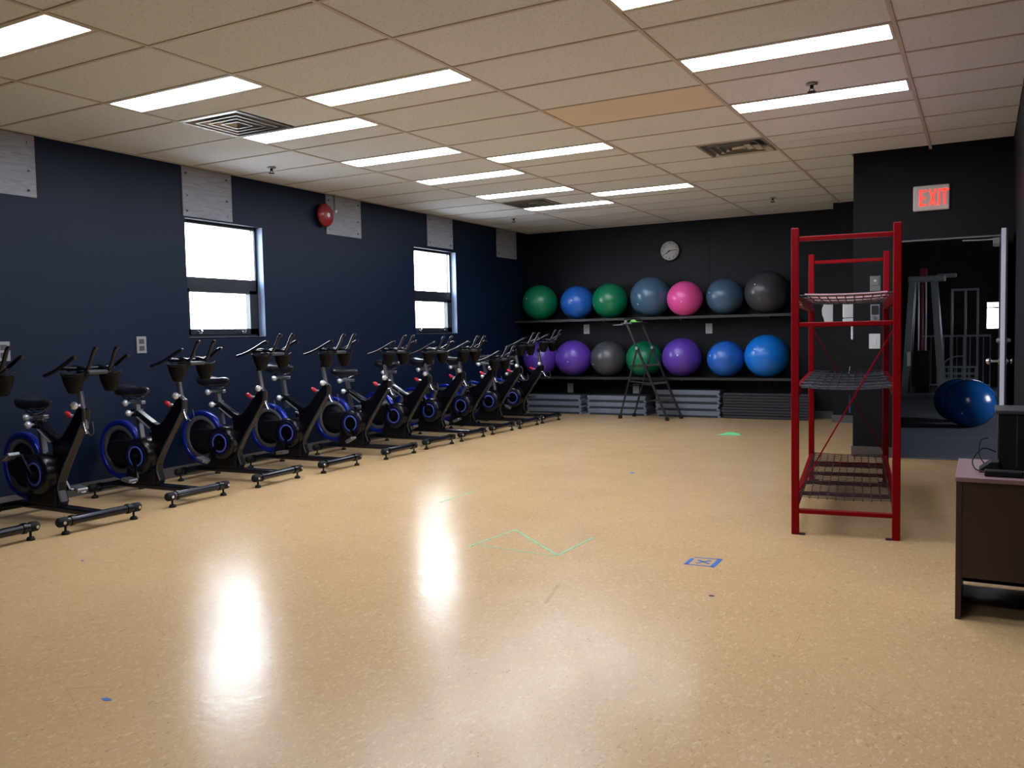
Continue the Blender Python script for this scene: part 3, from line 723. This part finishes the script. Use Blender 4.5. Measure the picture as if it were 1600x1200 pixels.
def scrap(label, x, y, a, b, m):
    n = 9; rnd = random.Random(int(x*1000)); P = [(a*math.cos(2*PI*k/n)*rnd.uniform(.6, 1), b*math.sin(2*PI*k/n)*rnd.uniform(.6, 1)) for k in range(n)]
    q = MB().add([(px, py, 0) for px, py in P]+[(px, py, .0015) for px, py in P], [list(range(n))[::-1], list(range(n, 2*n))]+[(k, (k+1) % n, n+(k+1) % n, n+k) for k in range(n)])
    return tag(q.build('tape_scrap', m, None, (x, y, 0)), label, 'tape scrap', 'tape scraps')
scrap('blue tape scrap on the floor at the lower left', -2.709, 1.91, .028, .014, 'blue_tape')
scrap('small dark blue tape scrap below the taped square', -1.117, 3.978, .018, .014, 'navy_tape')
scrap('faint blue tape scrap far out on the floor before the cloth', -2.737, 7.214, .03, .03, 'blue_tape')
scrap('tiny blue tape scrap near the second bike', -4.573, 3.116, .012, .012, 'blue_tape')

# ================================================================== SPIN BIKES
BM = {}
def bike_meshes():
    HX, HZ = -.55, .345                  # crank hub
    FX, FZ = -.87, .375                  # flywheel centre
    P = [(-.66, .10), (-.42, .10), (-.395, .143), (-.425, .22), (-.415, .28), (-.357, .38), (-.24, .54), (-.112, .71), (-.10, .80), (-.15, .825), (-.185, .79),
         (-.30, .664), (-.365, .607), (-.41, .594), (-.46, .612), (-.645, .712), (-.67, .69), (-.635, .64), (-.475, .545), (-.47, .45), (-.51, .33), (-.58, .17)]
    BM['frame'] = MB().prism_xz(P, -.034, .034, .012).mesh('frame', 'black_gloss')
    BM['frame_trim'] = MB().tube([(-.392, -.036, .15), (-.418, -.036, .22), (-.408, -.036, .28), (-.35, -.036, .38), (-.232, -.036, .54), (-.108, -.036, .71)], .006, 8, 4).mesh('frame_trim', 'dark_grey_plastic')
    BM['seat_tube_trim'] = MB().bar((-.475, -.036, .565), (-.62, -.036, .655), .006, .03, (0, 1, 0)).mesh('seat_tube_trim', 'flywheel_grey')
    BM['shroud'] = MB().prism_xz([(-.80, .105), (-.44, .105), (-.44, .30), (-.52, .38), (-.66, .36), (-.76, .22)], -.05, .05, .015).mesh('shroud', 'black_plastic')
    BM['base_beam'] = MB().rbox(-.93, .0, -.042, .042, .068, .112, .012, 2).mesh('base_beam', 'bar_tube')
    def stab(L, name):
        a = L/2
        m = MB().cyl((0, -a+.04, .085), (0, a-.04, .085), .030, seg=16).mesh(name, 'bar_tube')
        return m, a
    BM['front_bar'], fa = stab(.62, 'front_stabilizer'); BM['rear_bar'], ra = stab(.56, 'rear_stabilizer')
    BM['end_cap'] = MB().lathe([(0, -.03), (.022, -.03), (.033, -.018), (.034, .03), (.03, .035), (0, .035)], 'y', seg=16).mesh('end_cap', 'black_rubber')
    BM['collar'] = MB().cyl((0, -.012, 0), (0, .012, 0), .036, seg=16).mesh('collar', 'black_gloss')
    BM['foot'] = MB().cyl((0, 0, .02), (0, 0, .06), .008, seg=8).lathe([(0, .025), (.02, .022), (.026, .008), (.026, 0), (0, 0)], seg=16).mesh('levelling_foot', 'black_rubber')
    BM['bolt'] = MB().cyl((0, 0, 0), (.012, 0, 0), .011, seg=10).mesh('bolt', 'chrome')
    # flywheel about y
    r0, r1, w = .203, .247, .026
    prof = [(r0, -w*.7)]+[((r0+r1)/2-math.cos(PI*k/12)*(r1-r0)/2*1.0, -w*.7-math.sin(PI*k/12)*.012) for k in range(13)]+[(r1, w*.7)]+[((r0+r1)/2+math.cos(PI*k/12)*(r1-r0)/2, w*.7+math.sin(PI*k/12)*.012) for k in range(13)]
    BM['rim'] = MB().lathe(prof, 'y', seg=56, closed=True).mesh('rim', 'blue_metal')
    BM['ring'] = MB().lathe([(.160, -.016), (.163, -.020), (.204, -.020), (.204, .020), (.163, .020), (.160, .016)], 'y', seg=48, closed=True).mesh('weight_ring', 'flywheel_grey')
    BM['disc'] = MB().lathe([(0, -.014), (.05, -.014), (.06, -.008), (.161, -.008), (.161, .008), (.06, .008), (.05, .014), (0, .014)], 'y', seg=40).mesh('disc', 'black_plastic')
    BM['axle'] = MB().cyl((0, -.05, 0), (0, .05, 0), .014, seg=12).mesh('axle', 'knob_silver')
    # drum / belt guard
    BM['drum'] = MB().lathe([(0, -.125), (.118, -.125), (.138, -.118), (.147, -.10), (.147, .02), (.14, .035), (0, .035)], 'y', (HX, 0, HZ), 40).mesh('drum', 'black_gloss')
    q = MB(); n = 14; A = []
    for k in range(n+1):
        a = PI/2+PI*k/n+.30; A.append((FX+.085*math.cos(a), FZ+.085*math.sin(a)))
    for k in range(n+1):
        a = -PI/2+PI*k/n-.30+PI*0; A.append((HX+.135*math.cos(a), HZ+.135*math.sin(a)))
    BM['guard'] = q.prism_xz(A, -.085, -.045, .012).mesh('belt_guard', 'black_plastic')
    BM['accent'] = MB().lathe([(.069, -.1255), (.071, -.129), (.083, -.129), (.085, -.1255)], 'y', seg=40).mesh('accent_ring', 'blue_accent')
    BM['guard_rim'] = MB().lathe([(.092, -.1255), (.094, -.1275), (.116, -.1275), (.118, -.1255)], 'y', seg=40).mesh('guard_rim', 'navy_gloss')
    cr = MB().cyl((0, 0, 0), (0, -.035, 0), .020, seg=12); cr.bar((0, -.022, .012), (0, -.022, -.175), .016, .026, (1, 0, 0)); BM['crank'] = cr.mesh('crank', 'black_gloss')
    pe = MB().rbox(-.048, .048, -.105, -.02, -.013, .013, .005, 1).rbox(-.058, .058, -.085, -.045, -.018, -.010, .003, 1).cyl((0, 0, 0), (0, -.02, 0), .009, seg=10); BM['pedal'] = pe.mesh('pedal', 'satin_metal')
    # seat
    BM['seat_post'] = MB().bar((-.622, 0, .50), (-.672, 0, .80), .032, .04, (0, 1, 0)).mesh('seat_post', 'post_grey')
    BM['clamp'] = MB().rbox(-.69, -.63, -.042, .042, .655, .715, .01).mesh('seat_clamp', 'black_gloss')
    BM['knob'] = MB().cyl((0, 0, 0), (0, -.03, 0), .010, seg=10).lathe([(.0, -.066), (.017, -.062), (.027, -.048), (.027, -.036), (.02, -.026), (0, -.024)], 'y', seg=16).mesh('adjust_knob', 'knob_silver')
    BM['slider'] = MB().rbox(-.80, -.585, -.022, .022, .785, .815, .006).mesh('seat_slider', 'post_grey')
    secs = []
    for x, hw, zt, zb in ((-.862, .035, .918, .885), (-.85, .072, .938, .868), (-.82, .092, .950, .855), (-.77, .094, .945, .848), (-.71, .072, .935, .842), (-.65, .046, .932, .845), (-.59, .033, .930, .850), (-.545, .025, .922, .862), (-.525, .012, .908, .880)):
        ring = []
        for k in range(16):
            a = 2*PI*k/16; cxx, szz = math.cos(a), math.sin(a)
            yy = hw*math.copysign(abs(cxx)**.8, cxx); zz = (zt+zb)/2+(zt-zb)/2*math.copysign(abs(szz)**.7, szz)
            if szz > 0: zz -= .012*(1-abs(cxx))*(1 if -.82 < x < -.6 else 0)
            ring.append((x, yy, zz))
        secs.append(ring)
    BM['saddle'] = MB().loft(secs).mesh('saddle', 'saddle_vinyl')
    BM['rails'] = MB().tube([(-.80, -.025, .85), (-.77, -.02, .825), (-.65, -.02, .825), (-.58, -.006, .855)], .006, 6, 3).tube([(-.80, .025, .85), (-.77, .02, .825), (-.65, .02, .825), (-.58, .006, .855)], .006, 6, 3).mesh('saddle_rail', 'chrome')
    # head and handlebar
    BM['head_post'] = MB().cyl((-.13, 0, .74), (-.175, 0, 1.0), .021, seg=16).mesh('head_post', 'post_grey')
    BM['stem'] = MB().tube([(-.174, 0, .985), (-.17, 0, 1.04), (-.12, 0, 1.10), (-.02, 0, 1.135)], .022, 10, 4).mesh('stem', 'black_gloss')
    BM['console'] = MB().rbox(-.09, .06, -.075, .075, 1.118, 1.148, .012).mesh('console', 'dark_grey_plastic')
    hb = MB().tube([(-.055, -.20, 1.168), (-.05, -.10, 1.160), (-.05, .10, 1.160), (-.055, .20, 1.168)], .0135, 10)
    BM['cross_bar'] = hb.mesh('handlebar', 'bar_tube')
    for s, nm in ((-1, 'n'), (1, 'f')):
        BM['outer_'+nm] = MB().tube([(-.215, s*.215, 1.118), (-.15, s*.21, 1.135), (-.07, s*.203, 1.165), (.02, s*.198, 1.208), (.085, s*.195, 1.238), (.11, s*.195, 1.236)], .0135, 10, 4).mesh('outer_grip', 'bar_tube')
        BM['inner_'+nm] = MB().tube([(-.145, s*.085, 1.145), (-.09, s*.082, 1.17), (-.02, s*.08, 1.168), (.045, s*.08, 1.157), (.08, s*.08, 1.185), (.14, s*.078, 1.290), (.165, s*.078, 1.292)], .0125, 10, 4).mesh('inner_grip', 'bar_tube')
    BM['cup'] = MB().lathe([(.0, .995), (.028, .995), (.040, 1.008), (.062, 1.07), (.072, 1.118), (.076, 1.121), (.076, 1.128), (.068, 1.128), (.058, 1.075), (.036, 1.02), (0, 1.012)], seg=24).tube([(.078*math.cos(2*PI*k/16), .078*math.sin(2*PI*k/16), 1.124+.014*math.sin(4*PI*k/16)) for k in range(17)], .004, 6).mesh('bottle_holder', 'cup_black')
    BM['red'] = MB().sphere((0, 0, 0), .02, 12, 8, (2.0, .8, .9)).mesh('resistance_lever', 'red_plastic')
    BM['red_stem'] = MB().bar((.03, 0, .012), (.085, 0, .03), .02, .012).mesh('lever_stem', 'knob_silver')
    BM['caliper'] = MB().rbox(-.105, -.075, -.05, -.02, .695, .725, .005).tube([(-.08, -.04, .71), (-.055, -.045, .665), (-.04, -.045, .65)], .008, 8, 3).mesh('brake_caliper', 'chrome')
    BM['cable'] = MB().tube([(-.10, -.03, .83), (-.05, -.05, .80), (-.045, -.05, .70), (.0, -.05, .64), (.035, -.045, .66), (.02, -.04, .73)], .0045, 6, 5).mesh('brake_cable', 'dark_grey_plastic')
    return HX, HZ, FX, FZ, fa, ra
HX, HZ, FX, FZ, fa, ra = bike_meshes()
def bike(label, y, x=-5.42, rz=0.0, hz=0.0, sz=0.0, crank=210):
    t = thing('spin_bike', label, 'exercise bike', (x, y, 0), rz, 'spin bikes along the left wall')
    fr = inst('frame', BM['frame'], t); inst('frame_trim', BM['frame_trim'], fr); inst('seat_tube_trim', BM['seat_tube_trim'], fr)
    inst('shroud', BM['shroud'], t); inst('base_beam', BM['base_beam'], t)
    for nm, key, xx, a in (('front_stabilizer', 'front_bar', 0, fa), ('rear_stabilizer', 'rear_bar', -.93, ra)):
        b = inst(nm, BM[key], t, (xx, 0, 0))
        inst('end_cap', BM['end_cap'], b, (0, -a+.03, .085)); inst('end_cap', BM['end_cap'], b, (0, a-.03, .085), (0, 0, PI))
        for yy in (-a+.10, a-.10): inst('collar', BM['collar'], b, (0, yy, .085))
        for yy in (-a+.055, a-.055): inst('levelling_foot', BM['foot'], b, (0, yy, 0))
        if xx == 0:
            for yy in (-a+.03, a-.03): inst('bolt', BM['bolt'], b, (.03, yy, .085))
    fl = inst('flywheel', BM['disc'], t, (FX, 0, FZ)); inst('rim', BM['rim'], fl); inst('weight_ring', BM['ring'], fl); inst('axle', BM['axle'], fl)
    inst('belt_guard', BM['guard'], t)
    dr = inst('drum', BM['drum'], t); inst('accent_ring', BM['accent'], dr, (HX, 0, HZ)); inst('guard_rim', BM['guard_rim'], dr, (HX, 0, HZ))
    for s, a in ((0, crank), (1, crank+180)):
        # crank hangs down at 0; angle measured clockwise seen from the camera side
        cr = inst('crank', BM['crank'], t, (HX, -.125 if s == 0 else .04, HZ), (0, math.radians(a), 0))
        if s: cr.scale = (1, -1, 1)
        inst('pedal', BM['pedal'], cr, (0, -.03, -.175), (0, -math.radians(a)+random.uniform(-.5, .5), 0))
    inst('seat_post', BM['seat_post'], t, (-.16*sz, 0, sz)); inst('seat_clamp', BM['clamp'], t); inst('adjust_knob', BM['knob'], t, (-.665, -.04, .685))
    sl = inst('seat_slider', BM['slider'], t, (-.16*sz, 0, sz)); inst('adjust_knob', BM['knob'], sl, (-.725, -.02, .795))
    sd = inst('saddle', BM['saddle'], t, (-.16*sz, 0, sz)); inst('saddle_rail', BM['rails'], sd)
    inst('head_post', BM['head_post'], t, (-.17*hz, 0, hz*.999))
    inst('adjust_knob', BM['knob'], t, (-.125, -.03, .835)); 
    hb = inst('handlebar', BM['cross_bar'], t, (0, 0, hz))
    for k in ('outer_n', 'outer_f'): inst('outer_grip', BM[k], hb)
    for k in ('inner_n', 'inner_f'): inst('inner_grip', BM[k], hb)
    inst('stem', BM['stem'], t, (0, 0, hz)); inst('console', BM['console'], t, (0, 0, hz))
    for yy in (-.135, .135): inst('bottle_holder', BM['cup'], t, (-.02, yy, hz))
    rl = inst('resistance_lever', BM['red'], t, (-.275, -.02, .765), (0, .5, 0)); inst('lever_stem', BM['red_stem'], rl)
    inst('brake_caliper', BM['caliper'], t); inst('brake_cable', BM['cable'], t)
    return t
BK = [(3.05, -5.36, .03, -.055, -.06, 60), (3.76, -5.30, -.03, -.07, -.06, 140), (4.69, -5.40, .02, -.045, -.03, -12), (5.585, -5.42, .05, 0, 0, 38),
      (6.40, -5.40, .03, -.008, .08, -8), (7.34, -5.38, .02, -.03, .0, -25), (8.15, -5.42, -.02, -.05, .05, 150), (8.88, -5.42, 0, -.055, .05, 160),
      (9.62, -5.42, 0, -.19, .05, 0), (10.33, -5.41, 0, -.025, .06, 120), (11.03, -5.42, -.02, .01, .03, 90)]
BL = ['black spin bike at the left edge, mostly cut off by the frame', 'black spin bike, first whole one from the left in the row', 'black spin bike below the wall outlet, left of the near window',
      'black spin bike standing under the near window', 'black spin bike just right of the near window, saddle raised high', 'black spin bike midway between the two windows',
      'black spin bike just left of the far window', 'black spin bike under the far window', 'black spin bike with the lowest handlebar, fourth... '.replace('fourth... ', 'third from the far end'),
      'black spin bike second from the far end of the row', 'black spin bike at the far end of the row, nearest the shelves']
for (y, x, rz, hz, sz, cr), lab in zip(BK, BL): bike(lab, y, x, rz, hz, sz, cr)

# ================================================================== GYM BEYOND THE DOOR
GYB = 20.0; GXR = 3.2
struct(MB().box(XE+.1, GXR, YE+.06, GYB, -.1, .0).box(-3.0, XE+.1, YB+.2, GYB, -.1, 0).build('floor_gym', 'gym_carpet'), 'dark carpet of the gym beyond the door')
struct(MB().box(DX0, DX1, YE+.02, YE+.115, .0, .004).build('trim_2', 'gym_carpet_light'))
struct(MB().box(XE+.1, GXR, YE+.13, 11.0, .0, .006).build('carpet_strip', 'gym_carpet_light'), 'lighter carpet strip inside the gym')
struct(MB().box(XE+.1, GXR, YE+.12, GYB+.1, 3.6, 3.7).box(-3.1, XE+.1, YB+.1, GYB+.1, 3.6, 3.7).box(XE, XE+.1, YE+.12, YB+.1, HC+.1, 3.6).build('ceiling_gym', 'gym_paint'))
struct(MB().box(-3.1, -3.0, YB+.1, GYB, 0, 3.6).box(-3.1, XE+.1, YB+.1, YB+.2, 0, 3.6).build('wall_gym_left', 'gym_paint'))
gw = MB(); WX0, WX1, WZ0, WZ1 = .06, .62, 1.15, 1.75
gw.box(-3.1, WX0, GYB, GYB+.12, 0, 3.6).box(WX1, GXR, GYB, GYB+.12, 0, 3.6).box(WX0, WX1, GYB, GYB+.12, 0, WZ0).box(WX0, WX1, GYB, GYB+.12, WZ1, 3.6)
struct(gw.build('wall_gym_back', 'gym_paint'))
gr = MB(); gr.box(GXR, GXR+.12, YE, 11.1, 0, 3.6).box(GXR, GXR+.12, 12.4, GYB, 0, 3.6).box(GXR, GXR+.12, 11.1, 12.4, 0, .9).box(GXR, GXR+.12, 11.1, 12.4, 2.1, 3.6)
struct(gr.build('wall_gym_right', 'gym_paint')); struct(MB().box(XR+.1, GXR, YE, YE+.12, 0, 3.6).box(XE+.1, XR+.1, YE+.06, YE+.12, HC+.1, 3.6).build('wall_gym_front', 'gym_paint'))
w = struct(bpy.data.objects.new('window_3', None)); COL.objects.link(w); w.location = ((WX0+WX1)/2, GYB, WZ0); w['label'] = 'small bright window at the far end of the gym'
a = (WX1-WX0)/2
MB().box(-a, a, .02, .06, 0, .04).box(-a, a, .02, .06, .56, .60).box(-a, -a+.03, .02, .06, 0, .6).box(a-.03, a, .02, .06, 0, .6).box(-a, a, .02, .06, .44, .47).build('window_frame', 'window_frame', w)
MB().box(-a+.03, a-.03, .035, .04, .04, .44).build('pane', 'window_glass', w); MB().box(-a+.03, a-.03, .035, .04, .47, .56).build('pane', 'window_glass', w)
GB = 'balls in the gym'
ball('large navy blue exercise ball on the gym floor by the door', -.125, 12.0, .0, .30, 'ball_navy', GB, .1)
ball('navy blue exercise ball half hidden behind the larger one', -.27, 12.62, .0, .285, 'ball_navy', GB, .2)
# cable machine
t = thing('cable_machine', 'grey A-frame cable machine in the dark gym', 'gym machine', (-.92, 17.3, 0))
for x0, x1, y in ((-.30, -.19, -.35), (.31, .16, -.35), (-.30, -.19, .35), (.31, .16, .35)):
    MB().bar((x0, y, 0), (x1, y*.35, 2.08), .11, .09, (0, 1, 0)).build('leg', 'gym_steel', t)
MB().rbox(-.26, .34, -.2, .2, 2.06, 2.16, .02).build('head_plate', 'gym_steel', t); MB().rbox(.2, .52, -.06, .06, 2.12, 2.19, .02).build('arm', 'gym_steel', t)
MB().rbox(-.07, .05, -.1, .1, 2.14, 2.3, .02).build('pulley_housing', 'gym_red', t)
for x in (-.09, .03): MB().cyl((x, -.1, .7), (x, -.1, 2.1), .018).build('guide_rod', 'satin_metal', t)
MB().box(-.045, -.012, -.12, -.08, .8, 2.1).build('red_column', 'gym_red', t)
MB().rbox(-.13, .09, -.16, .1, .02, .82, .01).build('weight_stack', 'black_plastic', t)
MB().rbox(-.34, .34, -.40, -.30, 0, .07, .01).build('base', 'gym_steel', t)
MB().rbox(-.26, -.20, -.36, -.30, .55, .80, .01).build('weight_horn', 'white_plastic', t)
# squat rack
t = thing('squat_rack', 'tall thin steel squat rack in the dark gym', 'rack', (-.3, 18.0, 0))
for x in (-.19, .03, .23): MB().box(x-.02, x+.02, -.02, .02, 0, 1.92).build('upright', 'gym_steel', t)
MB().box(-.21, .25, -.02, .02, 1.9, 1.94).build('top_bar', 'gym_steel', t); MB().box(-.21, .25, -.3, .3, 0, .05).build('base', 'gym_steel', t)
# railing
t = thing('stair_railing', 'dark steel railing with thin balusters across the gym', 'railing', (-.4, 18.6, 0))
MB().box(-.6, .55, -.025, .025, 1.04, 1.08).build('top_rail', 'gym_steel', t); MB().box(-.6, .55, -.02, .02, .1, .13).build('bottom_rail', 'gym_steel', t)
for k in range(11): MB().box(-.58+.112*k-.008, -.58+.112*k+.008, -.008, .008, .0 if k in (0, 10) else .13, 1.04).build('baluster', 'gym_steel', t)
# wire crate
t = thing('wire_crate', 'pale wire crate on the gym floor behind the balls', 'crate', (-.36, 16.2, 0))
MB().box(-.22, .28, -.2, .2, .25, .34).build('tray', 'grey_plastic', t)
for z in (.36, .45, .56): MB().box(-.22, .28, -.2, -.19, z, z+.015).box(-.22, .28, .19, .2, z, z+.015).build('hoop', 'gym_steel', t)
for k in range(6): MB().box(-.22+.098*k-.006, -.22+.098*k+.006, -.205, -.195, 0 if k in (0, 5) else .34, .575).build('upright', 'gym_steel', t)
MB().box(-.22, -.208, .19, .2, 0, .575).box(.268, .28, .19, .2, 0, .575).build('rear_post', 'gym_steel', t)
MB().tube([(-.25, -.2, .3), (-.2, -.2, .62), (-.05, -.2, .74), (.1, -.2, .75)], .012, 8, 4).build('handle', 'satin_metal', t)
